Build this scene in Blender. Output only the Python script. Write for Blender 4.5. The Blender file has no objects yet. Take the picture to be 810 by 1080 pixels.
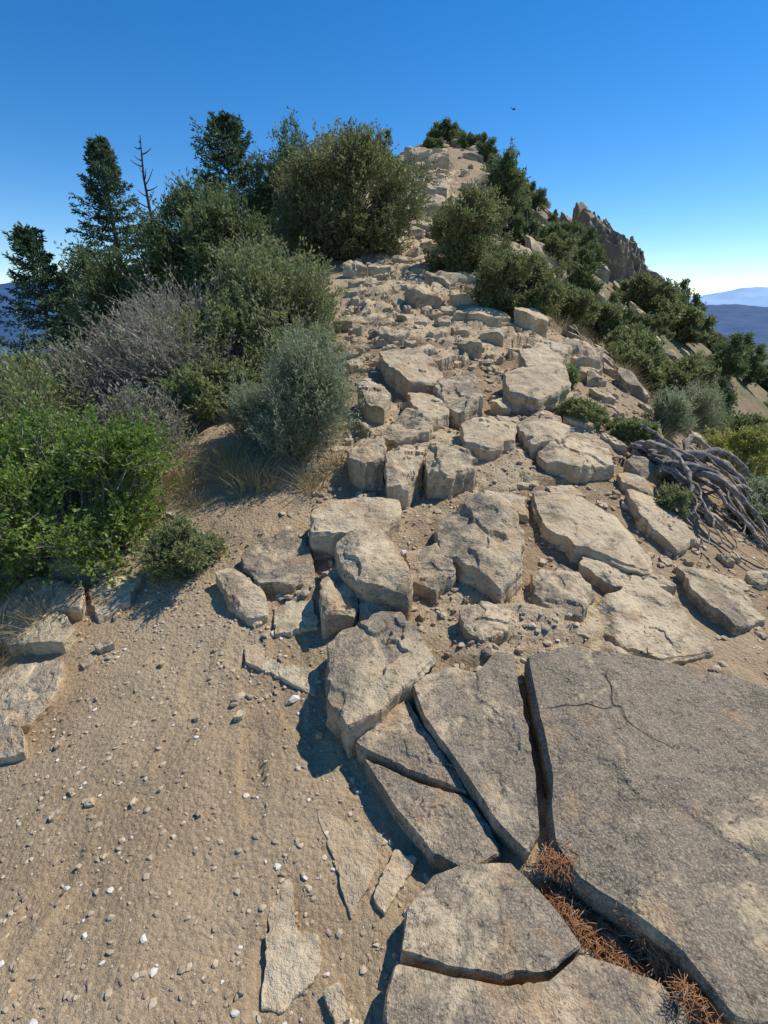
import bpy, math, numpy as np
from math import radians
from mathutils import Vector
C=bpy.context.scene
# ---------------- noise ----------------
def _h(i,j,k,s):
    n=(i.astype(np.int64)*374761393+j.astype(np.int64)*668265263+k.astype(np.int64)*1274126177+s*974634777)&0xffffffff
    n=((n^(n>>13))*1274126177)&0xffffffff
    n=((n^(n>>16))*2246822519)&0xffffffff
    return ((n^(n>>15))&0xffffff)/float(0xffffff)
def vn(x,y,z,s=0):
    x=np.asarray(x,float);y=np.asarray(y,float)+0*x;z=np.asarray(z,float)+0*x
    i=np.floor(x);j=np.floor(y);k=np.floor(z);fx=x-i;fy=y-j;fz=z-k
    fx=fx*fx*(3-2*fx);fy=fy*fy*(3-2*fy);fz=fz*fz*(3-2*fz)
    r=0
    for a in(0,1):
        for b in(0,1):
            for c in((0,1) if np.any(fz) else (0,)):
                r=r+_h(i+a,j+b,k+c,s)*(fx if a else 1-fx)*(fy if b else 1-fy)*(fz if c else 1-fz)
    return r*2-1
def fbm(x,y,z=0,o=4,s=0):
    r=0;a=1;t=0
    for q in range(o):
        r=r+a*vn(np.asarray(x)*2**q+q*7.3,np.asarray(y)*2**q,np.asarray(z)*2**q,s+q);t+=a;a*=.5
    return r/t
def cells(x,y,s):
    i0=np.floor(x);j0=np.floor(y);f1=np.full(x.shape,9.);f2=f1.copy();h=np.zeros(x.shape);tx=h.copy();ty=h.copy();z=np.zeros(x.shape)
    for a in(-1,0,1):
        for b in(-1,0,1):
            i=i0+a;j=j0+b;px=i+_h(i,j,z,s);py=j+_h(i,j,z,s+1);d=np.hypot(px-x,py-y)
            m=d<f1;f2=np.where(m,f1,np.minimum(f2,d));f1=np.where(m,d,f1)
            h=np.where(m,_h(i,j,z,s+2),h);tx=np.where(m,(_h(i,j,z,s+3)-.5)*(x-px),tx);ty=np.where(m,(_h(i,j,z,s+4)-.5)*(y-py),ty)
    return f2-f1,h,tx+ty
# ---------------- terrain ----------------
PY=[-3000,-400,-50,-5,0,1,2,3,4,5,6.4,9.4,16,30,45,60,80,120,200,3000]
PZ=[-180,-100,-8,-.7,0,.08,.28,.55,.85,1.1,1.45,2.05,4.0,8.2,12.2,10,3,-12,-50,-180]
CY=[-5,0,3,5,9.4,16,30,45,80];CX=[.3,.3,.25,.4,.3,.8,2.1,4.2,6]
def prof(Y):
    r=0
    for o in(-1,-.5,0,.5,1): r=r+np.interp(Y+o*(.5+.08*np.clip(Y,0,40)),PY,PZ)
    return r/5
def sp(a,w=.3): return w*np.log1p(np.exp(np.clip(a/w,-30,30))) + np.where(a/w>30,a-30*w,0)
def dside(x,Y): return np.asarray(x,float)-np.interp(Y,CY,CX)
def Hb(x,Y):
    x=np.asarray(x,float);Y=np.asarray(Y,float)
    d=dside(x,Y);a=np.sqrt(d*d+.09)-.3
    wl=np.interp(Y,[0,3,5,15,40,45],[1.6,1.7,2.0,3,1.2,1]);wr=np.interp(Y,[0,6,15,30,45],[1.7,1.6,2.2,2.6,1.8])
    sr=np.interp(Y,[0,12,18],[.75,.72,.6])
    fl=.1*a+sp(a-wl)*.5;fr=.07*a+sp(a-wr)*sr
    f=np.where(d<0,fl,fr);f=180*(1-np.exp(-f/180))
    return np.maximum(prof(Y)-f,-200)
def rockmask(x,Y):
    left=np.interp(Y,[0,.8,1.2,1.7,2.0,2.3,2.7,3.0,6,12,50],[.35,.3,.15,-.1,-.5,-.75,-.45,-.35,-.45,-.5,1.5])
    right=np.interp(Y,[0,6,15,30],[2.3,2.3,2.6,3.5])
    n=fbm(x*2.2,Y*2.2,0,3,5)*.35
    m=np.clip((x-left+n)*5,0,1)*np.clip((right-x+n*2)*2,0,1)
    return m
def rockcov(x,Y): return np.clip(.42+fbm(x*1.6,Y*1.6,0,4,51)*2.6+np.clip((Y-3)/5,0,.35),0,1)
_fp=np.random.default_rng(99);FP=[(_fp.uniform(-1.1,-.05),_fp.uniform(.75,2.6),_fp.uniform(-.4,.4)) for _ in range(16)]
def H(x,Y,full=False):
    x=np.asarray(x,float);Y=np.asarray(Y,float)
    r=np.hypot(x,Y);near=np.clip((60-r)/40,0,1)
    z=Hb(x,Y)+fbm(x*.9,Y*.9,0,4,11)*.06*near+fbm(x*.15,Y*.15,0,4,12)*.5*np.clip((r-6)/10,0,1)+fbm(x*.01,Y*.01,0,5,13)*14*np.clip((r-60)/200,0,1)
    if not full: return z
    m=rockmask(x,Y)*np.clip((50-Y)/20,0,1)*rockcov(x,Y)
    wx=x+fbm(x*3,Y*3,0,3,21)*.16;wy=Y+fbm(x*3,Y*3,5,3,22)*.16
    e,h,t=cells(wx*2.2+wy*.5,wy*2.6-wx*.4,31)
    e2,h2,t2=cells(wx*6.5,wy*7.5+wx,37)
    rel=(h-.35)*.085+t*.2+np.clip(e*7,0,1)*.025+ (h2-.5)*.035+t2*.03+np.clip(e2*6,0,1)*.01
    z=z+m*rel
    det=np.clip((8-r)/5,0,1)
    z=z+fbm(x*9,Y*9,0,4,15)*.009*det+fbm(x*2.5,Y*2.5,0,3,16)*.02*det*(1-m)
    # trodden shoe prints in the soft soil
    for(fx,fy,fa) in FP:
        u=(x-fx)*math.cos(fa)+(Y-fy)*math.sin(fa);v=-(x-fx)*math.sin(fa)+(Y-fy)*math.cos(fa)
        q=np.sqrt((u/.048)**2+(v/.14)**2);z=z-(1-m)*.008*np.clip((1.15-q)*5,0,1)+(1-m)*.005*np.exp(-((q-1.3)/.15)**2)
    return z
def space(lo,hi,a,b,st,g):
    mid=np.arange(a,b,st);up=[b];s=st
    while up[-1]<hi: s*=g;up.append(up[-1]+s)
    dn=[a-st];s=st
    while dn[-1]>lo: s*=g;dn.append(dn[-1]-s)
    return np.concatenate([dn[::-1],mid,up])
# ---------------- mesh helpers ----------------
def mk(name,V,F,mat,smooth=False,attr=None,parent=None,sharp=None,link=True):
    V=np.asarray(V,np.float32);F=[np.asarray(f,np.int32) for f in (F if isinstance(F,list) else [F]) if len(f)]
    me=bpy.data.meshes.new(name);me.vertices.add(len(V));me.vertices.foreach_set('co',V.ravel())
    loops=np.concatenate([f.ravel() for f in F]);tot=np.concatenate([np.full(len(f),f.shape[1],np.int32) for f in F])
    st=np.concatenate([[0],np.cumsum(tot)[:-1]]).astype(np.int32)
    me.loops.add(len(loops));me.loops.foreach_set('vertex_index',loops);me.polygons.add(len(tot))
    me.polygons.foreach_set('loop_start',st);me.polygons.foreach_set('loop_total',tot)
    me.polygons.foreach_set('use_smooth',np.full(len(tot),smooth,bool))
    if attr:
        for k,(dom,a) in attr.items():
            at=me.attributes.new(k,'FLOAT',dom);at.data.foreach_set('value',np.asarray(a,np.float32))
    me.update(calc_edges=True)
    if sharp: me.set_sharp_from_angle(angle=radians(sharp))
    me.materials.append(mat)
    o=bpy.data.objects.new(name,me)
    if link: C.collection.objects.link(o)
    if parent: o.parent=parent
    return o
def empty(name,loc=(0,0,0)):
    o=bpy.data.objects.new(name,None);o.location=loc;o.empty_display_size=.2;C.collection.objects.link(o);return o
# ---------------- materials ----------------
class N:
    def __init__(s,name):
        s.m=bpy.data.materials.new(name);s.m.use_nodes=True;s.t=s.m.node_tree;s.b=s.t.nodes['Principled BSDF'];s.b.inputs['Roughness'].default_value=.9
        s.b.inputs['Specular IOR Level'].default_value=.2
        s.out=s.t.nodes['Material Output'];s.tc=s.t.nodes.new('ShaderNodeTexCoord').outputs['Object']
    def set(s,i,v):
        if hasattr(v,'is_output') : s.t.links.new(v,i)
        elif isinstance(v,tuple) and len(v)==3 and i.type=='RGBA': i.default_value=(*v,1)
        else: i.default_value=v
    def noise(s,sc,det=4,rough=.55,vec=None,dist=0,out=0):
        n=s.t.nodes.new('ShaderNodeTexNoise');s.t.links.new(vec or s.tc,n.inputs['Vector']);n.inputs['Scale'].default_value=sc;n.inputs['Detail'].default_value=det;n.inputs['Roughness'].default_value=rough;n.inputs['Distortion'].default_value=dist;return n.outputs[out]
    def vor(s,sc,vec=None,feat='F1',out=0):
        n=s.t.nodes.new('ShaderNodeTexVoronoi');n.feature=feat;s.t.links.new(vec or s.tc,n.inputs['Vector']);n.inputs['Scale'].default_value=sc;return n.outputs[out]
    def ramp(s,f,a,b,lo=0.,hi=1.):
        n=s.t.nodes.new('ShaderNodeMapRange');s.set(n.inputs[0],f);n.inputs[1].default_value=a;n.inputs[2].default_value=b;n.inputs[3].default_value=lo;n.inputs[4].default_value=hi;return n.outputs[0]
    def mix(s,f,a,b):
        n=s.t.nodes.new('ShaderNodeMix');n.data_type='RGBA';s.set(n.inputs[0],f);s.set(n.inputs[6],a);s.set(n.inputs[7],b);return n.outputs[2]
    def math(s,op,a,b=0.):
        n=s.t.nodes.new('ShaderNodeMath');n.operation=op;s.set(n.inputs[0],a);s.set(n.inputs[1],b);return n.outputs[0]
    def attr(s,k):
        n=s.t.nodes.new('ShaderNodeAttribute');n.attribute_name=k;return n.outputs['Fac']
    def map(s,sc,rot=(0,0,0)):
        n=s.t.nodes.new('ShaderNodeMapping');s.t.links.new(s.tc,n.inputs[0]);n.inputs['Scale'].default_value=sc;n.inputs['Rotation'].default_value=rot;return n.outputs[0]
    def warp(s,sc,amt):
        a=s.t.nodes.new('ShaderNodeVectorMath');a.operation='SCALE';s.t.links.new(s.noise(sc,2,.6,out=1),a.inputs[0]);a.inputs['Scale'].default_value=amt
        b=s.t.nodes.new('ShaderNodeVectorMath');b.operation='ADD';s.t.links.new(s.tc,b.inputs[0]);s.t.links.new(a.outputs[0],b.inputs[1]);return b.outputs[0]
    def bump(s,h,dist,strength=1,nrm=None):
        n=s.t.nodes.new('ShaderNodeBump');s.set(n.inputs['Height'],h);n.inputs['Distance'].default_value=dist;n.inputs['Strength'].default_value=strength
        if nrm: s.t.links.new(nrm,n.inputs['Normal'])
        return n.outputs[0]
    def fin(s,col,nrm=None):
        s.set(s.b.inputs['Base Color'],col)
        if nrm: s.t.links.new(nrm,s.b.inputs['Normal'])
        return s.m
def rock_color(n,patina=.3,tint=(.40,.31,.20),csc=0,simple=False):
    c=n.mix(n.ramp(n.noise(1.7,2,.6),.38,.62),tint,tuple(min(.6,x*1.22+.012) for x in tint))
    c=n.mix(n.ramp(n.noise(7,4,.72),.49,.60,0,.7),c,(.32,.23,.14))
    if not simple:
        th=.70-.32*patina
        c=n.mix(n.ramp(n.noise(2.6,5,.76,dist=.5),th-.03,th+.05,0,.86),c,(.165,.138,.105))
        c=n.mix(n.ramp(n.noise(30,3,.8),.55+.07*(1-patina),.64+.05*(1-patina),0,.8),c,(.055,.046,.037))
        c=n.mix(n.ramp(n.noise(4.5,3,.6),.57,.66,0,.5),c,(.40,.24,.12))
        # streaky dark lichen bands
        c=n.mix(n.ramp(n.noise(3,4,.75,vec=n.map((1,3.4,1),(0,0,.7))),.66-.12*patina,.74-.1*patina,0,.7),c,(.09,.078,.064))
    c=n.mix(n.ramp(n.noise(150,2,.72),.46,.66,0,.5),c,(.54,.45,.31))
    h=n.noise(13,5,.74)
    if not simple:
        st=n.noise(1,3,.6,vec=n.map((3,3,55)));h=n.math('ADD',h,n.math('MULTIPLY',st,.4))
    if csc:
        v=n.vor(csc,vec=n.warp(3.5,.3),feat='DISTANCE_TO_EDGE')
        msk=n.ramp(n.noise(1.3,1,.5),.53,.57)
        ln_=n.math('MULTIPLY',n.ramp(v,.002,.010,1,0),msk)
        c=n.mix(n.math('MULTIPLY',ln_,.7),c,(.06,.05,.04))
        h=n.math('SUBTRACT',h,n.math('MULTIPLY',ln_,.5))
    return c,n.bump(h,.032,.8)
def m_rock(name,patina,tint,csc=0):
    n=N(name);c,nr=rock_color(n,patina,tint,csc);return n.fin(c,nr)
M_rock=m_rock('sandstone',.34,(.50,.39,.25))
M_rockd=m_rock('sandstone_weathered',.8,(.44,.345,.22))
M_slab=m_rock('sandstone_lichened',.95,(.42,.33,.205),1.7)
M_rockm=m_rock('sandstone_grey',.58,(.47,.37,.235))
def soil_color(n):
    soil=n.mix(n.ramp(n.noise(1.3,3,.65),.38,.62),(.385,.275,.16),(.50,.375,.23))
    soil=n.mix(n.ramp(n.noise(38,4,.78),.5,.68,0,.7),soil,(.255,.175,.10))
    return n.mix(n.ramp(n.noise(240,1,.65),.55,.66,0,.6),soil,(.58,.48,.34))
n=N('ground_soil');rc,rn=rock_color(n,.3,(.47,.365,.225),0,True)
soil=soil_color(n)
soil=n.mix(n.math('MULTIPLY',n.attr('brown'),.75),soil,n.mix(n.ramp(n.noise(20,3,.7),.4,.6),(.19,.125,.07),(.34,.24,.145)))
veg=n.mix(n.ramp(n.noise(.8,4,.7),.4,.62),(.24,.18,.10),(.10,.115,.05))
veg=n.mix(n.ramp(n.noise(9,2,.7),.5,.7,0,.7),veg,(.36,.28,.17))
c=n.mix(n.ramp(n.attr('rock'),.35,.65),soil,rc);c=n.mix(n.attr('veg'),c,veg)
forest=n.mix(n.ramp(n.noise(.05,5,.75),.42,.6),(.13,.14,.09),(.03,.055,.04))
c=n.mix(n.attr('far'),c,forest)
hh=n.math('ADD',n.noise(26,6,.8),n.math('MULTIPLY',n.vor(60),-.35))
M_ground=n.fin(c,n.bump(hh,.024,.85))
n=N('soil_dusted_sandstone');rc,nr=rock_color(n,.3,(.50,.40,.26),0,True)
M_emb=n.fin(n.mix(n.ramp(n.noise(6,4,.75),.48,.58,0,.9),rc,soil_color(n)),nr)
def m_hill(name,a,b,sc):
    n=N(name);c=n.mix(n.ramp(n.noise(sc,8,.7),.4,.62),a,b);return n.fin(c)
M_hill=m_hill('hill_forest_haze',(.045,.105,.215),(.028,.075,.165),.006)  # distance haze on hills and mountains is painted into these blue base colours
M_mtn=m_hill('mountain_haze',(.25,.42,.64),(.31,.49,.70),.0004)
n=N('pebbles');rn_=n.attr('rnd');c=n.mix(n.ramp(rn_,0,1),(.28,.21,.14),(.56,.46,.32));c=n.mix(n.ramp(rn_,.92,.94),c,(.64,.60,.52));M_peb=n.fin(c)
def m_leaf(name,a,b,c3,trans=.3,rough=.55):
    n=N(name);r=n.attr('rnd');c=n.mix(n.ramp(r,0,.75),a,b);c=n.mix(n.ramp(r,.8,1),c,c3)
    n.b.inputs['Roughness'].default_value=rough;n.b.inputs['Specular IOR Level'].default_value=.35
    n.set(n.b.inputs['Base Color'],c)
    t=n.t.nodes.new('ShaderNodeBsdfTranslucent');n.set(t.inputs[0],c)
    x=n.t.nodes.new('ShaderNodeMixShader');x.inputs[0].default_value=trans
    n.t.links.new(n.b.outputs[0],x.inputs[1]);n.t.links.new(t.outputs[0],x.inputs[2]);n.t.links.new(x.outputs[0],n.out.inputs[0]);return n.m
L_leafy=m_leaf('leaf_bright',(.14,.22,.035),(.23,.33,.06),(.34,.42,.13),.45,.4)
L_sage=m_leaf('leaf_sage',(.23,.27,.14),(.35,.39,.22),(.47,.49,.32),.4)
L_grey=m_leaf('leaf_greybrush',(.25,.24,.16),(.36,.36,.25),(.46,.42,.32),.35)
L_brush=m_leaf('leaf_brush',(.17,.21,.075),(.28,.32,.13),(.40,.42,.21),.42)
L_jun=m_leaf('leaf_juniper',(.15,.175,.065),(.25,.275,.11),(.36,.37,.16),.4)
L_pin=m_leaf('leaf_pine',(.10,.145,.055),(.175,.225,.085),(.25,.29,.12),.38)
L_spr=m_leaf('leaf_spruce',(.06,.11,.055),(.105,.165,.08),(.16,.22,.11),.34)
L_yel=m_leaf('leaf_yellowgreen',(.28,.28,.06),(.40,.40,.11),(.50,.46,.17),.4)
L_grass=m_leaf('dry_grass',(.50,.39,.19),(.58,.48,.27),(.40,.40,.16),.3)
L_need=m_leaf('fallen_needles',(.40,.18,.07),(.50,.26,.12),(.58,.40,.24),.1)
n=N('bark');M_bark=n.fin(n.mix(n.ramp(n.noise(14,3,.7,vec=n.map((1,1,.25))),.35,.65),(.11,.085,.065),(.24,.19,.15)))
n=N('twig');M_twig=n.fin(n.mix(n.ramp(n.noise(20,1),.4,.6),(.25,.21,.18),(.38,.33,.29)))
n=N('dead_wood');wv=n.noise(14,5,.75,dist=1.5);M_dead=n.fin(n.mix(n.ramp(wv,.38,.6),(.14,.11,.085),(.45,.40,.345)),n.bump(wv,.03))
n=N('charred_bark');M_snag=n.fin((.08,.06,.055))
n=N('bird_feathers');M_bird=n.fin((.02,.02,.022))
# ---------------- ground ----------------
xs=space(-4000,4000,-2.3,2.4,.0155,1.045);ys=space(-300,4000,.45,3.7,.0155,1.018)
X,Y=np.meshgrid(xs,ys);Z=H(X,Y,True);nx=len(xs);ny=len(ys)
d=dside(X,Y);r=np.hypot(X,Y)
rm=rockmask(X,Y);rk=rm*rockcov(X,Y)
br=rm*np.clip((Y-1.4)*.8,0,1)*np.clip(.75+fbm(X*1.1,Y*1.1,0,3,53)*1.2,0,1)+np.clip((X-1.7),0,.7)
ve=np.clip((np.where(d>0,d-np.interp(Y,[0,6,15,30],[2.6,2.4,2.4,3]),-d-np.interp(Y,[0,3,5,15,40],[2.2,2.0,2.0,2,2])))*1.2+fbm(X*1.5,Y*1.5,0,3,52)*1.2,0,1)*.85
fa=np.clip((r-60)/60,0,1)
I=np.arange(nx*ny).reshape(ny,nx);F=np.stack([I[:-1,:-1],I[:-1,1:],I[1:,1:],I[1:,:-1]],-1).reshape(-1,4)
mk('ground',np.stack([X,Y,Z],-1).reshape(-1,3),F,M_ground,True,{'rock':('POINT',rk.ravel()),'veg':('POINT',ve.ravel()),'far':('POINT',fa.ravel()),'brown':('POINT',np.clip(br,0,1).ravel())})
# ---------------- distant hills ----------------
def ring(name,r0,r1,nr,fn,mat,na=900):
    a=np.linspace(-math.pi*.62,math.pi*.62,na);rr=np.linspace(r0,r1,nr);A,Rr=np.meshgrid(a,rr);x=np.sin(A)*Rr;y=np.cos(A)*Rr;z=fn(x,y,A,(Rr-r0)/(r1-r0))
    I=np.arange(na*nr).reshape(nr,na);F=np.stack([I[:-1,:-1],I[:-1,1:],I[1:,1:],I[1:,:-1]],-1).reshape(-1,4)
    mk(name,np.stack([x,y,z],-1).reshape(-1,3),F[:,::-1],mat,True)
def hz(x,y,A,t):
    base=np.sin(np.clip(t*1.25,0,1)*math.pi/2)
    top=np.where(A<0,150,-70)+fbm(x*.0006,y*.0006,0,5,61)*110
    return -260+base*(top+260)+fbm(x*.003,y*.003,0,5,62)*35
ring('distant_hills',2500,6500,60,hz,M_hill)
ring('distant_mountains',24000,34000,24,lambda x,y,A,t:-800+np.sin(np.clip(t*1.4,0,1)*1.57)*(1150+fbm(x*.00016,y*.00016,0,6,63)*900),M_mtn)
# ---------------- rocks ----------------
def rock_geo(poly,h,seed,n=72,m=14,sink=.1,tilt=.35,rough=1.,terr=.12,corner=1,edge=.085):
    rs=np.random.default_rng(seed);P=np.array(poly,float)
    a=0.5*np.sum(P[:,0]*np.roll(P[:,1],-1)-np.roll(P[:,0],-1)*P[:,1])
    if a<0: P=P[::-1]
    c=P.mean(0);size=math.sqrt(abs(a))
    Q=np.vstack([P,P[:1]]);L=np.concatenate([[0],np.cumsum(np.hypot(*np.diff(Q,axis=0).T))]);t=np.linspace(0,L[-1],n,endpoint=False)
    B=np.stack([np.interp(t,L,Q[:,0]),np.interp(t,L,Q[:,1])],1)
    for _ in range(corner): B=(B*2+np.roll(B,1,0)+np.roll(B,-1,0))/4
    rad=B-c;rl=np.hypot(*rad.T)[:,None]+1e-6
    ang=np.arctan2(rad[:,1],rad[:,0])
    B=B+rad/rl*(fbm(np.cos(ang)*4+seed,np.sin(ang)*4,0,5,seed)[:,None]*size*edge*rough)
    rad=B-c
    g0=float(H(c[0],c[1]));e=.15;gx=float(Hb(c[0]+e,c[1])-Hb(c[0]-e,c[1]))/(2*e);gy=float(Hb(c[0],c[1]+e)-Hb(c[0],c[1]-e))/(2*e)
    qb=rad/size
    fac=[(rs.uniform(0,6.28),rs.uniform(.2,1)*tilt,rs.uniform(.9,1.2)) for _ in range(3)]
    ch=[]
    for _ in range(4):
        an=rs.uniform(0,6.28);su=np.max(qb[:,0]*math.cos(an)+qb[:,1]*math.sin(an));ch.append((an,su-rs.uniform(.05,.28),rs.uniform(.7,2.2)*(.3+tilt)))
    def top(p):
        q=(p-c)/size;z=np.full(len(p),1.05)
        for(an,s,o) in fac: z=np.minimum(z,o-s*(q[:,0]*math.cos(an)+q[:,1]*math.sin(an))*1.6)
        for(an,o,s) in ch: z=np.minimum(z,1.-s*(size/max(h,.05))*.35*(q[:,0]*math.cos(an)+q[:,1]*math.sin(an)-o))
        z=np.maximum(z,.12)
        return z*h
    gp=lambda p:g0+gx*(p[:,0]-c[0])+gy*(p[:,1]-c[1])
    V=[np.array([[c[0],c[1],gp(c[None])[0]+top(c[None])[0]]])]
    rho=list(np.linspace(1/m,.95,m-1))+[.98,1.0]
    er=min(h*.18,.008*math.sqrt(size/.3))
    for r_ in rho:
        p=c+rad*r_;z=gp(p)+top(p)
        if r_==1.: z=z-er
        V.append(np.column_stack([p,z]))
    et=V[-1][:,2];pb=c+rad;gb=np.minimum(gp(pb)-sink,et-.03)
    for k,s in enumerate([.05,.13,.22,.32,.44,.58,.76,1.]):
        z=et+(gb-et)*s;off=(fbm(z*30,ang*.8,seed,3,seed+3)*.06+.008)*min(size,.5)*rough*min(1,h/.08)
        p=c+rad*1.0+rad/np.hypot(*rad.T)[:,None]*off[:,None]-rad*(.03*s)
        V.append(np.column_stack([p,z]))
    V=np.vstack(V);k=1/size
    dz=fbm(V[:,0]*k*2.2,V[:,1]*k*2.2,V[:,2]*k*4,4,seed+9)*h*.16*rough+fbm(V[:,0]*18,V[:,1]*18,V[:,2]*18,4,seed+8)*.008*rough
    V[:,2]+=dz
    for q in range(2):
        f_=fbm(V[:,0]*k*1.4+q*5,V[:,1]*k*1.4,0,5,seed+17+q)
        V[:,2]-=np.clip((f_-.12-.1*q)*30,0,1)*terr*h*(.6+.4*q)
    nr=len(rho)+8;F3=[(0,1+i,1+(i+1)%n) for i in range(n)]
    I=1+np.arange(nr*n).reshape(nr,n);J=np.roll(I,-1,1)
    F4=np.stack([I[:-1],I[1:],J[1:],J[:-1]],-1).reshape(-1,4)
    return V,np.array(F3),F4
class Acc:
    def __init__(s): s.V=[];s.F3=[];s.F4=[];s.n=0
    def add(s,V,F3,F4):
        s.V.append(V);
        if len(F3): s.F3.append(F3+s.n)
        if len(F4): s.F4.append(F4+s.n)
        s.n+=len(V)
    def make(s,name,mat,**k):
        F=[]
        if s.F3: F.append(np.vstack(s.F3))
        if s.F4: F.append(np.vstack(s.F4))
        return mk(name,np.vstack(s.V),F,mat,**k)
RT='''R1:56,165;74,170;93,167;110,163;131,159;151,149;190,128;180,62;95,58;76,61;70,73;60,82;51,89;48,98;52,123
R2:10,153;24,162;36,158;44,168;52,167;49,139;48,119;45,101;40,96;33,105;24,122;14,138
R3a:-10,134;8,152;13,140;23,123;26,116;11,122;-5,130
R3b:-7,129;11,120;27,114;32,106;34,99;23,94;14,99;2,115
R4:13,93;20,95;36,96;43,87;49,77;40,72;26,71;15,73;4,76;6,85
R5:3,74;15,71;28,69;40,70;49,76;59,73;67,70;70,63;40,50;1,50;0,67
R6:-24,175;-2,190;6,193;15,173;20,163;9,149;-3,139;-13,134;-21,146
R7:-25,231;-12,237;1,232;13,200;10,192;-4,197;-12,201;-19,210
R8:-40,259;-32,269;-13,270;8,268;9,255;-2,240;-22,240;-38,238
R9:-76,244;-63,255;-50,259;-38,238;-35,223;-44,216;-61,219;-72,231
R10:-87,231;-79,235;-69,227;-57,214;-54,202;-63,200;-73,210
R11:26,247;38,256;55,265;68,264;71,244;66,215;54,203;43,216;30,224
R12:10,230;24,234;31,234;34,215;24,205;13,211
R13:-30,209;-26,228;-15,214;-11,195;-17,190;-27,188
R14:-11,207;2,202;0,191;-11,194
R15:72,222;88,228;97,224;99,209;88,193;79,195;70,203
R16:33,192;45,197;57,194;53,183;41,176;34,182
R17:89,290;112,290;133,268;141,242;134,226;119,231;98,243;87,261
R18:95,203;131,224;141,210;145,183;117,175;100,183
R19:100,325;129,348;154,342;149,319;123,309;102,310
R20:-24,325;-13,338;0,326;0,299;-12,296;-21,305
R21:-3,345;17,369;35,358;32,340;9,328
R22:25,313;40,324;51,311;54,292;36,280;25,282
R23:0,304;12,328;26,321;23,296;14,274;2,273
R24:39,409;58,429;73,422;73,383;57,363;45,375
R25:-4,488;30,489;50,450;42,421;19,418;0,452
R26:-21,410;-8,415;5,387;0,369;-14,376
R27:18,403;30,414;46,381;47,363;33,352;21,371
R28:53,351;71,364;95,361;88,336;71,322;53,327
R29:94,357;122,373;132,358;118,333;97,328
R30:100,440;130,467;160,466;152,426;120,394;97,405
R31:121,483;161,536;177,508;154,461;122,452
R33:-207,227;-197,233;-160,219;-148,206;-151,199;-181,205
R34:-183,190;-169,195;-146,190;-139,174;-144,158;-156,160
R35:-169,164;-159,167;-141,153;-137,146;-153,146
R36:-227,300;-199,294;-160,270;-147,253;-171,256;-209,276
R37:-156,234;-152,246;-129,241;-129,224;-141,213
R38:-221,261;-202,265;-157,234;-152,219;-184,226;-207,239
R40:108,250;132,226;128,214;108,220;100,232
R41:150,300;172,292;176,262;160,250;148,272
R42:152,236;176,232;182,205;160,196;150,212
R43:120,205;134,196;130,180;112,178
F1:-22,117;-10,112;0,107;-3,98;-9,88;-14,99
F2:3,104;10,101;0,87;-3,92
F3:-32,96;-27,98;-24,85;-18,84;-16,77;-24,69;-30,69;-31,81
F4:-15,72;-11,74;-8,67;-11,65
F5:-62,188;-55,189;-47,178;-26,171;-28,160;-45,171;-60,179
F6:-53,209;-34,212;-30,194;-49,193
F7:62,330;92,322;96,300;70,296;58,310
F8:60,292;84,286;82,268;62,272
F9:70,186;92,190;88,176;72,174
F10:100,300;118,304;124,294;104,292'''
HT=dict(R1=19,R2=13,R3a=8,R3b=7,R4=8,R5=8,R6=14,R7=20,R8=15,R9=7,R10=7,R11=19,R12=10,R13=12,R14=7,R15=10,R16=9,R17=9,R18=7,R19=13,R20=20,R21=19,R22=21,R23=19,R24=21,R25=19,R26=19,R27=18,R28=16,R29=15,R30=18,R31=21,R33=6,R34=7,R35=6,R36=5,R37=5,R38=5,R40=7,R41=9,R42=8,R43=6,F1=.9,F2=.9,F3=1.4,F4=1.5,F5=.9,F6=.9,F7=3,F8=3,F9=2.5,F10=3)
DARK={'R1','R2','R3a','R3b','R4','R5'};MID={'R6','R7','R9','R11','R15','R12','R16','R24','R22','R41','R42','R13'}
polys=[]
for li,line in enumerate(RT.split('\n')):
    k,v=line.split(':');pl=[tuple(float(q)/100 for q in p.split(',')) for p in v.split(';')];h=HT[k]/100
    polys.append(pl);big=k in('R1','R2','R3a','R3b','R6','R4','R5')
    nn_,mm=(340,90) if k=='R1' else ((220,50) if big else (120,28))
    V,F3,F4=rock_geo(pl,h,(903 if k=='R1' else 100+li*7),n=nn_,m=mm,tilt=.10 if k in DARK else (.05 if k[0]=='F' else .42),rough=.42 if k in DARK else (1.2 if k[0]=='F' else .8),terr=.05 if k in DARK else .12,edge=.03 if k=='R1' else (.06 if k in DARK else .085))
    mk('sandstone_boulder' if not k[0]=='F' else 'embedded_stone_slab',V,[F3,F4],M_slab if k=='R1' else (M_rockd if k in DARK else (M_emb if k[0]=='F' else (M_rockm if k in MID else M_rock))),smooth=True,sharp=28)
cent=np.array([np.mean(p,0) for p in polys]);rad_=np.array([np.sqrt(np.ptp(np.array(p)[:,0])*np.ptp(np.array(p)[:,1]))/2 for p in polys])
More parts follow.
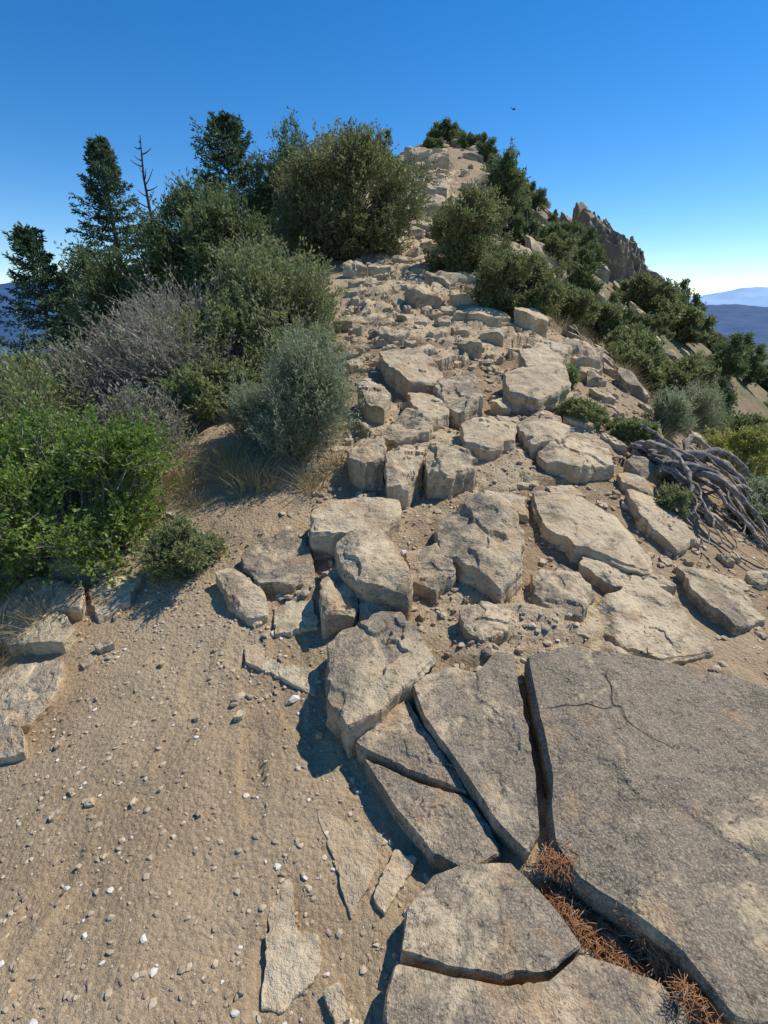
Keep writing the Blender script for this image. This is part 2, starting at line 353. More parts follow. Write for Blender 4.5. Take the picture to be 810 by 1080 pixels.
def scatter(name,N_,yf,xf,sf,hf,seed,mat,avoid=True,n=22,m=4,pack=.42):
    rs=np.random.default_rng(seed);A=Acc();pts=[];tries=0
    while len(pts)<N_ and tries<N_*30:
        tries+=1;y=yf(rs);x=xf(rs,y);s=sf(rs,y)
        if avoid and np.any(np.hypot(cent[:,0]-x,cent[:,1]-y)<rad_*.95+s*.4): continue
        if pts and np.any([math.hypot(p[0]-x,p[1]-y)<(p[2]+s)*pack for p in pts[-400:]]): continue
        pts.append((x,y,s));k=rs.integers(4,8);an=np.linspace(0,6.28,k,endpoint=False)+rs.uniform(-.4,.4,k);el=rs.uniform(.4,.9);ro=rs.normal(0,.8)
        px=np.cos(an)*s/2*rs.uniform(.75,1.2,k);py=np.sin(an)*s/2*el*rs.uniform(.75,1.2,k)
        pl=np.column_stack([x+px*math.cos(ro)-py*math.sin(ro),y+px*math.sin(ro)+py*math.cos(ro)])
        A.add(*rock_geo(pl,hf(rs,s),int(rs.integers(1,9000)),n=n,m=m,tilt=rs.uniform(.1,.9),sink=s*.3,corner=0))
    return A.make(name,mat,smooth=True,sharp=26)
lf=lambda y:np.interp(y,[1.6,2.3,2.7,3,6,12,30,45],[.6,.1,-.1,-.3,-.45,-.5,.8,3.2]);rf=lambda y:np.interp(y,[1.5,3,6,9,16,30,45],[1.9,2.1,2.0,1.4,1.6,3.2,5.2])
ln=lambda rs,a,b,p=2.2:a+(b-a)*rs.uniform()**p
scatter('trail_stones',260,lambda rs:rs.uniform(1.7,5.5),lambda rs,y:rs.uniform(lf(y),rf(y)),lambda rs,y:ln(rs,.035,.30,2.4),lambda rs,s:s*rs.uniform(.2,.5),3,M_rock,n=44,m=8)
scatter('trail_ledge_stones',430,lambda rs:4.8+8.5*rs.uniform(0,1)**1.1,lambda rs,y:rs.uniform(lf(y),rf(y)),lambda rs,y:ln(rs,.09,.7,1.9)*(.7+y*.03),lambda rs,s:s*rs.uniform(.18,.45)+.02,4,M_rock,n=32,m=6)
scatter('ridge_stones',650,lambda rs:12+33*rs.uniform(0,1),lambda rs,y:rs.uniform(lf(y)-.2,rf(y)-.1*(y-12)/8),lambda rs,y:ln(rs,.25,1.3,2.),lambda rs,s:s*rs.uniform(.25,.5),5,M_rock,n=18,m=4)
scatter('slope_stones',300,lambda rs:rs.uniform(1.2,9),lambda rs,y:rs.uniform(1.6,4.2),lambda rs,y:ln(rs,.04,.40,2.6),lambda rs,s:s*rs.uniform(.15,.4),6,M_rockm,n=30,m=5)
scatter('hillside_rocks',340,lambda rs:rs.uniform(10,46),lambda rs,y:np.interp(y,CY,CX)+rs.uniform(1.6,11),lambda rs,y:ln(rs,.2,1.2,2.5),lambda rs,s:s*rs.uniform(.2,.5),16,M_rockm,n=20,m=4)
scatter('edge_stones',60,lambda rs:rs.uniform(1.2,3.4),lambda rs,y:rs.uniform(-2.2,-1.25),lambda rs,y:ln(rs,.03,.17),lambda rs,s:s*rs.uniform(.2,.45),8,M_rock,n=30,m=5)
scatter('loose_path_stones',90,lambda rs:rs.uniform(.6,3.2),lambda rs,y:rs.uniform(-1.4,.4),lambda rs,y:ln(rs,.012,.055,3)*(.6+.3*y),lambda rs,s:s*rs.uniform(.25,.5),9,M_rock,n=18,m=4)
A=Acc();rs=np.random.default_rng(44)
def blk(x,y,s,h,i,sq=1.):
    k=6;an=np.linspace(0,6.28,k,endpoint=False)+rs.uniform(-.3,.3,k);pl=np.column_stack([x+np.cos(an)*s/2,y+np.sin(an)*s/2*sq])
    A.add(*rock_geo(pl,h,i*13+5,n=60,m=10,tilt=.25,sink=1.2,corner=0,terr=.25))
for i in range(46):
    y=rs.uniform(20,31);x=np.interp(y,[20,31],[9.,11.2])+rs.uniform(-1.,1.1);blk(x,y,rs.uniform(.7,2.1),rs.uniform(.5,1.8),i,rs.uniform(.5,.9))
for i in range(16):
    y=rs.uniform(30,40);x=np.interp(y,[30,40],[7.0,7.8])+rs.uniform(-.6,.6);blk(x,y,rs.uniform(.6,1.3),rs.uniform(.25,.6),i+60,.7)
for i in range(18):
    blk(4.3+rs.uniform(-1.2,2.),rs.uniform(40,46),rs.uniform(.7,1.5),rs.uniform(.2,.5),i+100,.8)
A.make('cliff_outcrop',M_rockd,smooth=True,sharp=28)
# ---------------- gravel ----------------
ph=(1+5**.5)/2
IC=np.array([(-1,ph,0),(1,ph,0),(-1,-ph,0),(1,-ph,0),(0,-1,ph),(0,1,ph),(0,-1,-ph),(0,1,-ph),(ph,0,-1),(ph,0,1),(-ph,0,-1),(-ph,0,1)],float);IC/=np.linalg.norm(IC[0])
IF=np.array([(0,11,5),(0,5,1),(0,1,7),(0,7,10),(0,10,11),(1,5,9),(5,11,4),(11,10,2),(10,7,6),(7,1,8),(3,9,4),(3,4,2),(3,2,6),(3,6,8),(3,8,9),(4,9,5),(2,4,11),(6,2,10),(8,6,7),(9,8,1)])
def gravel(name,n_,xr,yr,s0,s1,seed,pw=3):
    rs=np.random.default_rng(seed);x=rs.uniform(*xr,n_);y=yr[0]+(yr[1]-yr[0])*rs.uniform(0,1,n_)**1.3
    dn=fbm(x*1.5,y*1.5,0,3,seed);k=dn>-.15-rs.uniform(0,.6,n_);x=x[k];y=y[k];n_=len(x)
    s=s0+(s1-s0)*rs.uniform(0,1,n_)**pw;z=H(x,y,True)
    V=IC[None]*rs.uniform(.65,1.25,(n_,12,1));a=rs.uniform(0,6.28,n_);V=V*np.stack([s,s*rs.uniform(.5,1,n_),s*rs.uniform(.3,.6,n_)],-1)[:,None,:]*.5
    ca,sa=np.cos(a)[:,None],np.sin(a)[:,None];V=np.stack([V[...,0]*ca-V[...,1]*sa,V[...,0]*sa+V[...,1]*ca,V[...,2]],-1)
    V+=np.stack([x,y,z+s*.08],-1)[:,None,:]
    F=(IF[None]+np.arange(n_)[:,None,None]*12).reshape(-1,3)
    mk(name,V.reshape(-1,3),F,M_peb,False,{'rnd':('FACE',np.repeat(rs.uniform(0,1,n_),20))})
gravel('gravel',21000,(-1.7,.9),(.5,3.6),.003,.026,71,6)
gravel('scree',11000,(-.6,3.2),(1.6,8),.006,.06,72,3.3)
# ---------------- vegetation ----------------
def nrm(v): return v/(np.linalg.norm(v,axis=-1,keepdims=True)+1e-9)
def tubes(P,R,k=4):
    T,n,_=P.shape;t=nrm(np.gradient(P,axis=1));ref=np.where(np.abs(t[...,2:3])>.9,np.array([1.,0,0]),np.array([0,0,1.]));a=nrm(np.cross(t,ref));b=np.cross(t,a)
    th=np.arange(k)*2*math.pi/k
    V=P[:,:,None,:]+R[:,:,None,None]*(a[:,:,None,:]*np.cos(th)[None,None,:,None]+b[:,:,None,:]*np.sin(th)[None,None,:,None])
    I=np.arange(T*n*k).reshape(T,n,k);J=np.roll(I,-1,2)
    return V.reshape(-1,3),np.stack([I[:,:-1],J[:,:-1],J[:,1:],I[:,1:]],-1).reshape(-1,4)
def leaves(p,d,L,W,rs):
    n_=len(p);u=nrm(np.cross(d,rs.normal(0,1,(n_,3))));w=np.cross(d,u)
    L=np.broadcast_to(L,(n_,))[:,None];W=np.broadcast_to(W,(n_,))[:,None]
    m=p+d*L*.5
    V=np.stack([p,m+u*W*.5+w*W*.12,p+d*L,m-u*W*.5+w*W*.12],1)
    return V.reshape(-1,3),np.arange(n_*4).reshape(-1,4)
def bez(a,b,c,n):
    t=np.linspace(0,1,n)[None,:,None];return (1-t)**2*a[:,None]+2*t*(1-t)*b[:,None]+t*t*c[:,None]
K=dict( # leaf len, width, clusters, twigs, leaves/twig, up, twig length factor, mats, lowest lobe, skirt share
 leafy=(.028,.017,62,16,14,.5,.36,L_leafy,M_twig,-.6,.3),
 sage=(.036,.008,60,22,13,1.6,.58,L_sage,M_twig,-.6,.25),
 brush=(.045,.018,75,18,12,1.,.42,L_brush,M_twig,-.6,.2),
 greybrush=(.04,.013,60,20,7,1.,.55,L_grey,M_twig,-.6,.15),
 juniper=(.062,.026,150,20,12,.6,.22,L_jun,M_bark,-.6,.3),
 pinyon=(.08,.028,90,19,12,.35,.26,L_pin,M_bark,-.5,.2),
 yellow=(.035,.016,50,16,14,.8,.4,L_yel,M_twig,-.3,.2),
 low=(.020,.009,50,18,12,.5,.36,L_brush,M_twig,-.3,.2))
def shrub_parts(h,w,kind,seed,dens=1.,lsc=1.):
    rs=np.random.default_rng(seed);lL,lW,nc,nt_,m,up,tl,lm,bm,zmin,sk=K[kind];lL*=lsc;lW*=lsc;nc=int(nc*dens)
    tree=kind in('juniper','pinyon')
    R=np.array([w/2,w/2,h*.5])*(.94 if tree else .96);cz=h*.46
    nl=11 if tree else 9;ld=nrm(rs.normal(0,1,(nl,3)));ld[:,2]=np.where(rs.uniform(size=nl)<.35,zmin*rs.uniform(.3,1,nl),np.abs(ld[:,2]))
    lob=ld*rs.uniform(.35,.75,(nl,1));li=rs.integers(0,nl,nc)
    dr=nrm(rs.normal(0,1,(nc,3)));dr[:,2]+=.1
    cc=lob[li]+dr*rs.uniform(.12,.42,(nc,1))*rs.uniform(.55,1.15,(nl,1))[li]
    cc=cc*R;cc[:,2]=cc[:,2]+cz
    # skirt of low boughs reaching the ground all round
    ns=int(nc*sk);az=rs.uniform(0,6.28,ns);zr=rs.uniform(.05,.36,ns);rr=rs.uniform(.35,.85,ns)*np.sqrt(np.clip(1-((zr-.42)/.55)**2,.1,1))
    cc[:ns]=np.column_stack([np.cos(az)*rr*w/2,np.sin(az)*rr*w/2,zr*h])
    cc[:,2]=np.maximum(cc[:,2],h*.06)
    base=rs.normal(0,1,(nc,3))*np.array([w*.05,w*.05,0])
    mid=cc*np.array([.35,.35,.45])+np.array([0,0,h*.05])+rs.normal(0,.04,(nc,3))*w
    P=bez(base,mid,cc,7);P[:,1:-1]+=rs.normal(0,.008,(nc,5,3))*w
    r0=(.016 if tree else .007)*h**.5;Rr=np.linspace(1,.25,7)[None]*r0*rs.uniform(.4,1,(nc,1))
    V,F=tubes(P,Rr,4);WV=[V];WF=[F];nv=len(V)
    T=nc*nt_;ci=np.repeat(np.arange(nc),nt_);sz=min(w/2,h*.5)*tl
    st=cc[ci]+rs.normal(0,.42 if tree else .30,(T,3))*sz
    d=nrm((st-np.array([0,0,cz*.8]))/max(w/2,.01)*.8+np.array([0,0,up])+rs.normal(0,.6,(T,3)))
    L=sz*rs.uniform(.35,1.1,T)*np.where(rs.uniform(size=T)<(.05 if tree else .13),1.7,1)
    e=st+d*L[:,None];s0=st-d*L[:,None]*.4
    tp=bez(s0,st+rs.normal(0,.05,(T,3))*sz,e,3);V,F=tubes(tp,np.array([1,.7,.3])[None]*.0018*max(h,.6)**.6*np.ones((T,1))*(1.7 if kind=='greybrush' else 1),3)
    WV.append(V);WF.append(F+nv)
    if tree:
        tr=np.array([[[0,0,-.2],[.03*w,0,h*.2],[-.02*w,.02*w,h*.45],[0,0,h*.75]]]);V2,F2=tubes(tr,np.array([[.06,.05,.035,.01]])*h**.6,8);n0=sum(len(q) for q in WV);WV.append(V2);WF.append(F2+n0)
    tt=rs.uniform(.05,1.03,(T,m))[...,None];lp=(s0[:,None]+(e-s0)[:,None]*(.25+.75*tt)).reshape(-1,3)+rs.normal(0,lL*.25,(T*m,3))
    dd=nrm(np.repeat(d,m,0)*.9+rs.normal(0,.6,(T*m,3)))
    LV,LF=leaves(lp,dd,lL*rs.uniform(.6,1.2,T*m),lW*rs.uniform(.7,1.2,T*m),rs)
    rnd=np.clip(np.repeat(rs.uniform(0,1,nc)[ci],m)*.55+rs.uniform(0,.5,T*m),0,1)
    k=LV.reshape(-1,4,3)[:,:,2].min(1)>-.0
    return (np.vstack(WV),np.vstack(WF),bm),(LV,LF[k],rnd[k],lm)
def place(name,parts,x,y,z,rot=0):
    e=empty(name,(x,y,z));e.rotation_euler[2]=rot
    (a,b,bm),(c,d_,r_,lm)=parts
    mk('branches',a,b,bm,True,parent=e);mk('foliage',c,d_,lm,False,{'rnd':('FACE',r_)},parent=e);return e
def shrub(name,kind,x,y,ztop,w,seed,dens=1.,lsc=1.,hmin=.2):
    z=float(H(x,y));h=max(ztop-z,hmin);return place(name,shrub_parts(h,w,kind,seed,dens,lsc),x,y,z-.02)
def conifer_parts(h,w,seed,nb=90):
    rs=np.random.default_rng(seed);f=np.linspace(.05,.985,nb)+rs.uniform(-.006,.006,nb);az=np.arange(nb)*2.4+rs.uniform(-.5,.5,nb)
    lump=.85+.3*np.sin(az*2+f*9+seed)
    L=w/2*((1-f)**.7)*rs.uniform(.6,1.15,nb)*lump+.09;L[f<.15]*=.8
    pit=np.interp(f,[0,.5,1],[-.22,.05,.75])+rs.normal(0,.10,nb)
    b=np.column_stack([np.zeros(nb),np.zeros(nb),f*h]);d=np.column_stack([np.cos(az)*np.cos(pit),np.sin(az)*np.cos(pit),np.sin(pit)])
    e=b+d*L[:,None]+np.array([0,0,.08])*L[:,None];mid=b+d*L[:,None]*.5-np.array([0,0,.09])*L[:,None]
    P=bez(b,mid,e,6);V,F=tubes(P,np.linspace(1,.2,6)[None]*.012*np.ones((nb,1)),4);WV=[V];WF=[F]
    tr=np.array([[[0,0,-.3],[0.02,0,h*.33],[0,.02,h*.66],[0,0,h]]]);V2,F2=tubes(tr,np.array([[.022,.017,.010,.003]])*h,8);WF.append(F2+len(V));WV.append(V2)
    m=18;T=nb*m;bi=np.repeat(np.arange(nb),m);t=np.tile(np.linspace(.1,1,m),nb);side=np.where(np.arange(T)%2==0,1,-1)
    tt=t[:,None];pp=(1-tt)**2*b[bi]+2*tt*(1-tt)*mid[bi]+tt*tt*e[bi]
    lat=np.column_stack([-np.sin(az),np.cos(az),np.zeros(nb)])[bi]*side[:,None]
    td=nrm(d[bi]*.9+lat*rs.uniform(.5,1.1,(T,1))+rs.normal(0,.25,(T,3))-np.array([0,0,.2]));tl=L[bi]*.45*(1.15-t)*rs.uniform(.6,1.2,T)+.06
    q=9;s=rs.uniform(0,1,(T,q))[...,None];lp=(pp[:,None]+td[:,None]*tl[:,None,None]*s).reshape(-1,3)
    dd=nrm(np.repeat(td,q,0)+rs.normal(0,.55,(T*q,3)))
    LV,LF=leaves(lp,dd,.085*rs.uniform(.7,1.3,T*q),.028,rs)
    rnd=np.clip(np.repeat(rs.uniform(0,1,nb)[bi],q)*.45+rs.uniform(0,.6,T*q),0,1)
    return (np.vstack(WV),np.vstack(WF),M_bark),(LV,LF,rnd,L_spr)
def conifer(name,x,y,ztop,w,seed,extra=0,nb=100):
    z=float(H(x,y));return place(name,conifer_parts(ztop-z,w,seed,nb),x,y,z)
S=shrub
S('leafy_shrub','leafy',-1.72,2.75,1.10,1.15,1,2.4)
S('leafy_shrub','leafy',-2.3,2.9,.95,1.0,2,1.8)
S('small_shrub','low',-1.08,2.45,.58,.40,3,1.5)
S('sagebrush','sage',-.54,3.5,1.30,.74,4,2.1)
S('sagebrush','sage',-.85,3.75,1.1,.6,41,1.1)
S('serviceberry_bush','brush',-1.05,5.7,2.2,1.4,5,1.7)
S('serviceberry_bush','brush',-1.5,5.0,1.65,1.2,6,1.4)
S('serviceberry_bush','brush',-.75,4.9,1.45,.8,61,1.)
S('grey_brush','greybrush',-1.9,4.9,1.8,1.4,7,1.3)
S('grey_brush','greybrush',-2.3,4.4,1.35,1.1,71,1.)
S('mahogany_bush','brush',-2.6,4.2,1.4,1.3,8,1.3)
S('mahogany_bush','brush',-2.5,3.5,1.15,1.0,9,1.2)
S('grey_brush','greybrush',-1.75,3.7,1.0,.8,10,1.)
S('mahogany_bush','brush',-3.3,3.8,1.2,1.2,11,1.1)
S('mahogany_bush','brush',-1.35,4.3,1.15,.7,12,.8)
conifer('spruce_tree',-6.05,13,4.7,2.9,21,nb=130)
conifer('spruce_tree',-7.4,12,2.95,2.8,22,nb=110)
conifer('spruce_tree',-7.6,13.4,2.2,1.6,23,nb=70)
conifer('fir_tree',-3.35,13,5.1,3.2,24,nb=130)
S('pinyon_tree','pinyon',-3.4,10,3.6,2.1,25,1.4)
S('pinyon_tree','pinyon',-2.46,9,3.05,1.6,26,1.1)
S('pinyon_tree','pinyon',-1.95,13,5.4,1.8,27,1.1)
S('juniper_tree','juniper',-.72,11,4.65,2.7,28,2.3)
S('pinyon_tree','pinyon',-4.9,10,2.6,1.8,29,1.)
S('pinyon_tree','pinyon',-.04,24,7.9,1.0,30,.5)
S('juniper_bush','juniper',1.55,9.5,3.35,1.9,31,1.3,.85)
S('juniper_bush','juniper',1.62,6.8,2.17,1.4,32,1.4,.65)
S('juniper_bush','juniper',2.45,7.5,1.8,1.0,33,.9,.75)
S('pinyon_tree','pinyon',2.83,14,5.0,1.1,34,.9)
S('summit_bush','pinyon',2.9,36,10.3,1.9,35,.6,1.8)
S('summit_bush','pinyon',4.3,42,12.9,3.2,36,.8,2.)
S('summit_bush','pinyon',5.7,40,11.7,2.2,37,.6,1.8)
S('summit_bush','pinyon',5.8,36,10.2,1.6,38,.6,1.8)
# snag
sx,sy=-4.78,12;sz=float(H(sx,sy));rs=np.random.default_rng(5);hh_=4.6-sz
b=np.column_stack([np.zeros(22),np.zeros(22),np.linspace(.35,.97,22)*hh_]);a_=rs.uniform(0,6.28,22);Ls=np.linspace(.7,.15,22)*rs.uniform(.5,1.1,22)
e_=b+np.column_stack([np.cos(a_)*Ls,np.sin(a_)*Ls,Ls*rs.uniform(.1,.9,22)]);V1,F1=tubes(bez(b,(b+e_)/2-[0,0,.05],e_,5),np.linspace(.016,.005,5)[None]*np.ones((22,1)),4)
V2,F2=tubes(np.array([[[0,0,-.2],[.04,0,hh_*.4],[-.02,0,hh_*.8],[.03,0,hh_]]]),np.array([[.05,.04,.022,.008]]),7)
o=mk('dead_snag_tree',np.vstack([V1,V2]),np.vstack([F1,F2+len(V1)]),M_snag,True);o.location=(sx,sy,sz)
for i,(k,x,y,zt,w) in enumerate([('pinyon',4.8,16,3.7,1.5),('pinyon',6.35,18,3.4,1.4),('pinyon',10.96,22,2.4,1.9),('juniper',6.73,14,.8,1.7),('pinyon',11.2,20,.7,1.8),('pinyon',11.6,18,-.1,1.5),('juniper',6.75,12,.1,1.7),('pinyon',8.0,12,-.6,1.4),('juniper',3.5,9,1.2,1.1),('juniper',3.65,8,.8,1.2),('juniper',3.76,7,.45,1.0),('pinyon',5.3,9,.0,1.4),('juniper',4.9,7,-.15,1.0)]):
    S('juniper_bush' if k=='juniper' else 'pinyon_tree',k,x,y,zt,w,200+i,.6,1.,hmin=.7)
S('rabbitbrush','yellow',3.25,4.6,.36,.75,51,1.,hmin=.5)
S('rabbitbrush','yellow',4.2,5.6,.15,.8,52,.8,hmin=.55)
S('rabbitbrush','yellow',2.75,2.95,.18,.45,60,.8,hmin=.35)
S('sagebrush','sage',3.6,6,.35,.6,53,.8,hmin=.5)
S('low_shrub','low',1.55,3.95,.87,.5,54,1.2,1.2,hmin=.2)
S('low_shrub','low',1.85,3.8,.78,.4,55,1.,1.2)
S('sagebrush','sage',2.32,4.2,.66,.4,56,.8,hmin=.3)
S('sagebrush','sage',2.5,3.2,.37,.42,57,.9,hmin=.3)
S('low_shrub','low',1.74,2.9,.46,.2,58,.6,1.1)
S('low_shrub','low',1.61,4.6,1.07,.25,59,.6,1.2)
# hillside forest: linked copies of a few bushes
e=empty('hillside_forest');pro=[];PH=[1.6,2.2,1.1,1.0,.9]
for i,(k,h,w) in enumerate([('juniper',1.6,1.7),('pinyon',2.2,1.6),('juniper',1.1,1.4),('brush',1.,1.3),('sage',.9,1.3)]):
    (a,b_,bm),(c,d_,r_,lm)=shrub_parts(h,w,k,300+i,.35 if i<3 else .5,1.8)
    o1=mk('trunk_mesh',a,b_,bm,True,link=False);o2=mk('crown_mesh',c,d_,lm,False,{'rnd':('FACE',r_)},link=False);pro.append((o1.data,o2.data))
rs=np.random.default_rng(9);cnt=0
while cnt<430:
    y=rs.uniform(2.5,60) if rs.uniform()<.7 else rs.uniform(9,42);sd=rs.uniform()<.74
    cxx=float(np.interp(y,CY,CX))
    d_=2.2+26*rs.uniform()**1.4 if sd else -rs.uniform(3.,26)
    x=cxx+d_
    if sd and d_<np.interp(y,[0,6,15,30,45],[4.2,3.2,2.4,2.6,2.2]): continue
    if y<7 and abs(d_)<4: continue
    if sd and 21<y<31 and 8<x<11.5 and rs.uniform()<.7: continue
    i=rs.integers(0,5);s=rs.uniform(.4,1.2)*(.7 if y<12 else 1.1);z=float(H(x,y))
    if sd and x/y<.42 and y>12: s*=.55
    lim=-.04 if x/y>.56 else (.10 if x/y>.42 else 9)
    if sd and (z+PH[i]*s-1.6)/y>lim:
        s=(lim*y+1.6-z)/PH[i]
        if s<.3: continue
    rt=rs.uniform(0,6.28);cnt+=1
    for dd in pro[i]:
        o=bpy.data.objects.new('bush',dd);C.collection.objects.link(o);o.parent=e;o.location=(x,y,z-.05);o.scale=(s,s,s*rs.uniform(.85,1.0));o.rotation_euler=(0,0,rt)
# grass tufts
def grass(name,pts,seed):
    rs=np.random.default_rng(seed);VV=[];FF=[];nn=0
    for(x,y,rr,h,c_) in pts:
        a=rs.uniform(0,6.28,c_);q=rs.uniform(0,1,c_)**.7*rr;p=np.column_stack([x+np.cos(a)*q,y+np.sin(a)*q,np.zeros(c_)]);p[:,2]=H(p[:,0],p[:,1],True)-.01
        d=nrm(np.column_stack([np.cos(a)*q/rr*.6,np.sin(a)*q/rr*.6,np.ones(c_)])+rs.normal(0,.22,(c_,3)));hl=h*rs.uniform(.5,1.1,c_)
        P=np.stack([p,p+d*hl[:,None]*.5,p+d*hl[:,None]+np.array([0,0,-.15])*hl[:,None]+nrm(d*[1,1,0])*hl[:,None]*.15],1)
        V,F=tubes(P,np.array([1,.7,.15])[None]*.0017*np.ones((c_,1)),3);VV.append(V);FF.append(F+nn);nn+=len(V)
    V=np.vstack(VV);F=np.vstack(FF);mk(name,V,F,L_grass,False,{'rnd':('FACE',rs.uniform(0,1,len(F)))})
gp=[(-.85,3.1,.14,.26,200),(-.45,3.05,.1,.25,160),(-1.1,3.4,.14,.28,200),(-1.3,3.15,.12,.22,150),(-1.0,3.8,.15,.3,150),(-.62,4.1,.12,.3,120),(-1.75,2.2,.1,.25,140),(-1.95,2.1,.12,.28,140),(-.9,4.5,.15,.3,130),(-.35,5.2,.12,.28,90),(-.3,3.25,.08,.2,90),(-1.0,3.2,.1,.24,150),(1.9,3.5,.1,.2,80),(2.1,3.9,.1,.22,80),(-1.5,2.95,.1,.22,100),(-1.15,2.95,.08,.15,60),(-1.45,3.3,.12,.25,150),(-.7,3.05,.07,.18,90),(-1.9,1.85,.1,.22,120)]
rs=np.random.default_rng(3)
for i in range(80):
    y=rs.uniform(3,9);gp.append((-np.interp(y,[3,9],[1.0,1.1])-rs.uniform(0,2),y,.12,rs.uniform(.18,.34),70))
for i in range(50):
    y=rs.uniform(3,9);gp.append((rs.uniform(2.1,4),y,.12,rs.uniform(.15,.3),60))
grass('grass_tufts',gp,5)
# fallen needles between the boulders
cn=6000;rs=np.random.default_rng(12);t=rs.uniform(0,1,cn);ax=np.interp(t,[0,.3,.6,1],[.46,.52,.63,.84]);ay=np.interp(t,[0,.3,.6,1],[.94,.85,.755,.585])
x=ax+rs.normal(0,.022,cn);y=ay+rs.normal(0,.022,cn);z=H(x,y,True)+rs.uniform(.005,.05,cn)
a=rs.uniform(0,6.28,cn);d=nrm(np.column_stack([np.cos(a),np.sin(a),rs.normal(0,.25,cn)]))
p0=np.column_stack([x,y,z]);P=np.stack([p0,p0+d*.014+[0,0,.003],p0+d*.030],1)
V,F=tubes(P,np.full((cn,3),.0008),3);mk('pine_needle_litter',V,F,L_need,False,{'rnd':('FACE',np.repeat(rs.uniform(0,1,cn),6))})
# twisted dead juniper trunk & roots on right edge
rs=np.random.default_rng(21);T=46;n_=18;P=[];Rr=[]
for i in range(T):
    t=np.linspace(0,1,n_);f=rs.uniform()
    s0=np.array([1.9+rs.normal(0,.09),3.4+rs.normal(0,.12),0]);e0=np.array([1.95+f*.75+rs.normal(0,.12),2.15+f*1.2+rs.normal(0,.18),0])
    if i>34: e0=np.array([1.7+rs.uniform(-.25,.6),3.8+rs.uniform(-.3,.5),0])
    e0=s0+(e0-s0)*rs.uniform(.45,1.05)
    p=s0[None]*(1-t[:,None])+e0[None]*t[:,None];per=nrm(np.array([-(e0-s0)[1],(e0-s0)[0],0]))
    p=p+per*(np.sin(t*rs.uniform(3,9)+rs.uniform(0,6))*.04+np.cumsum(rs.normal(0,.02,n_)))[:,None]
    g=H(p[:,0],p[:,1]);p[:,2]=g+.03+np.sin(t*3.14)*rs.uniform(.0,.2)+rs.uniform(0,.08)+np.cumsum(rs.normal(0,.008,n_))
    P.append(p);Rr.append(np.linspace(1,.15,n_)*ln(rs,.006,.04,1.7)*(1+.22*rs.normal(0,1,n_)))
V,F=tubes(np.array(P),np.abs(np.array(Rr))+.002,8)
V=V+np.stack([fbm(V[:,0]*30,V[:,1]*30,V[:,2]*30,3,77+q) for q in range(3)],-1)*.012
mk('weathered_juniper_driftwood',V,F,M_dead,True)
# bird
t=np.linspace(-1,1,9);P=np.stack([t*.28,0*t,0*t],-1)[None];V,F=tubes(P,(np.sqrt(np.clip(1-t*t,.01,1))*.08)[None],8)
Wv=np.array([[.12,0,.02],[-.12,0,.02],[-.2,.35,.12],[0,.75,.06],[.1,.38,.14],[-.2,-.35,.12],[0,-.75,.06],[.1,-.38,.14],[-.26,0,0],[-.45,.1,0],[-.45,-.1,0]])
o=mk('bird',np.vstack([V,Wv]),[F,np.array([[0,1,2,4],[1,0,7,5]])+len(V),np.array([[4,2,3],[5,7,6],[8,9,10]])+len(V)],M_bird);o.location=(9.3,45,14.4);o.rotation_euler=(.3,.2,.6);o.scale=(.5,.5,.5)
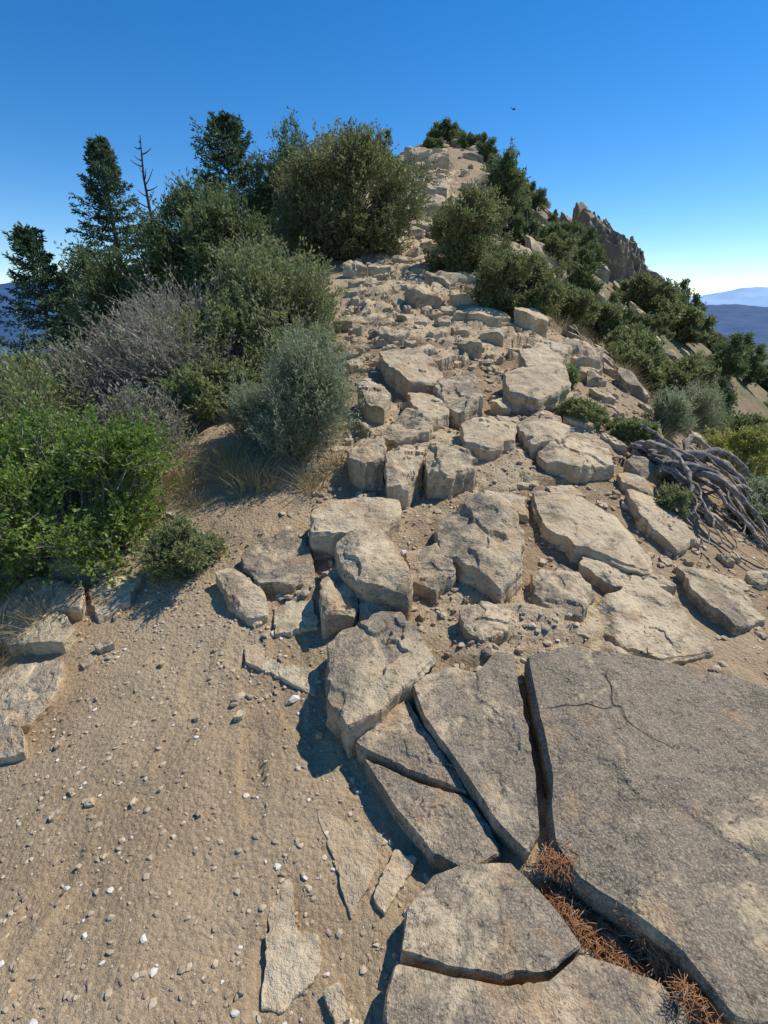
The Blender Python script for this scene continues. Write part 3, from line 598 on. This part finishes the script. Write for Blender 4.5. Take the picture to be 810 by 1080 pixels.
# ---------------- camera, sky, sun ----------------
cam_p=radians(22.3)
cd=bpy.data.cameras.new('camera');cd.sensor_fit='VERTICAL';cd.sensor_height=24;cd.lens=12;cd.clip_start=.05;cd.clip_end=80000
co=bpy.data.objects.new('camera',cd);C.collection.objects.link(co);co.location=(0,0,1.6);co.rotation_euler=(radians(90)-cam_p,0,0);C.camera=co
AZ,EL=60,52
w=bpy.data.worlds.new('World');C.world=w;w.use_nodes=True;nt=w.node_tree;s=nt.nodes.new('ShaderNodeTexSky');s.sky_type='NISHITA';s.sun_disc=False;s.sun_elevation=radians(EL);s.sun_rotation=radians(AZ)
s.altitude=2000;s.air_density=1.;s.dust_density=.1;s.ozone_density=3
hs=nt.nodes.new('ShaderNodeHueSaturation');hs.inputs['Saturation'].default_value=1.36;hs.inputs['Hue'].default_value=.502;nt.links.new(s.outputs[0],hs.inputs['Color'])
# thin clouds low over the horizon
tcw=nt.nodes.new('ShaderNodeTexCoord');mp=nt.nodes.new('ShaderNodeMapping');mp.inputs['Scale'].default_value=(5,5,45);nt.links.new(tcw.outputs['Generated'],mp.inputs[0])
nz=nt.nodes.new('ShaderNodeTexNoise');nz.inputs['Scale'].default_value=1.6;nz.inputs['Detail'].default_value=6;nt.links.new(mp.outputs[0],nz.inputs['Vector'])
r1=nt.nodes.new('ShaderNodeMapRange');r1.inputs[1].default_value=.5;r1.inputs[2].default_value=.7;r1.inputs[4].default_value=.6;nt.links.new(nz.outputs[0],r1.inputs[0])
sx_=nt.nodes.new('ShaderNodeSeparateXYZ');nt.links.new(tcw.outputs['Generated'],sx_.inputs[0])
r2=nt.nodes.new('ShaderNodeMapRange');r2.inputs[1].default_value=.07;r2.inputs[2].default_value=.01;nt.links.new(sx_.outputs[2],r2.inputs[0])
mm_=nt.nodes.new('ShaderNodeMath');mm_.operation='MULTIPLY';nt.links.new(r1.outputs[0],mm_.inputs[0]);nt.links.new(r2.outputs[0],mm_.inputs[1])
mx=nt.nodes.new('ShaderNodeMix');mx.data_type='RGBA';nt.links.new(mm_.outputs[0],mx.inputs[0]);nt.links.new(hs.outputs[0],mx.inputs[6]);mx.inputs[7].default_value=(6,6.2,6.5,1)
nt.links.new(mx.outputs[2],nt.nodes['Background'].inputs[0]);nt.nodes['Background'].inputs[1].default_value=.15
L=bpy.data.lights.new('sun','SUN');L.energy=5;L.angle=radians(.5);L.color=(1,.94,.84);lo=bpy.data.objects.new('sun',L);C.collection.objects.link(lo)
dv=Vector((math.sin(radians(AZ))*math.cos(radians(EL)),math.cos(radians(AZ))*math.cos(radians(EL)),math.sin(radians(EL))))
lo.rotation_euler=dv.to_track_quat('Z','Y').to_euler()
C.view_settings.view_transform='Standard';C.view_settings.look='None';C.view_settings.exposure=0
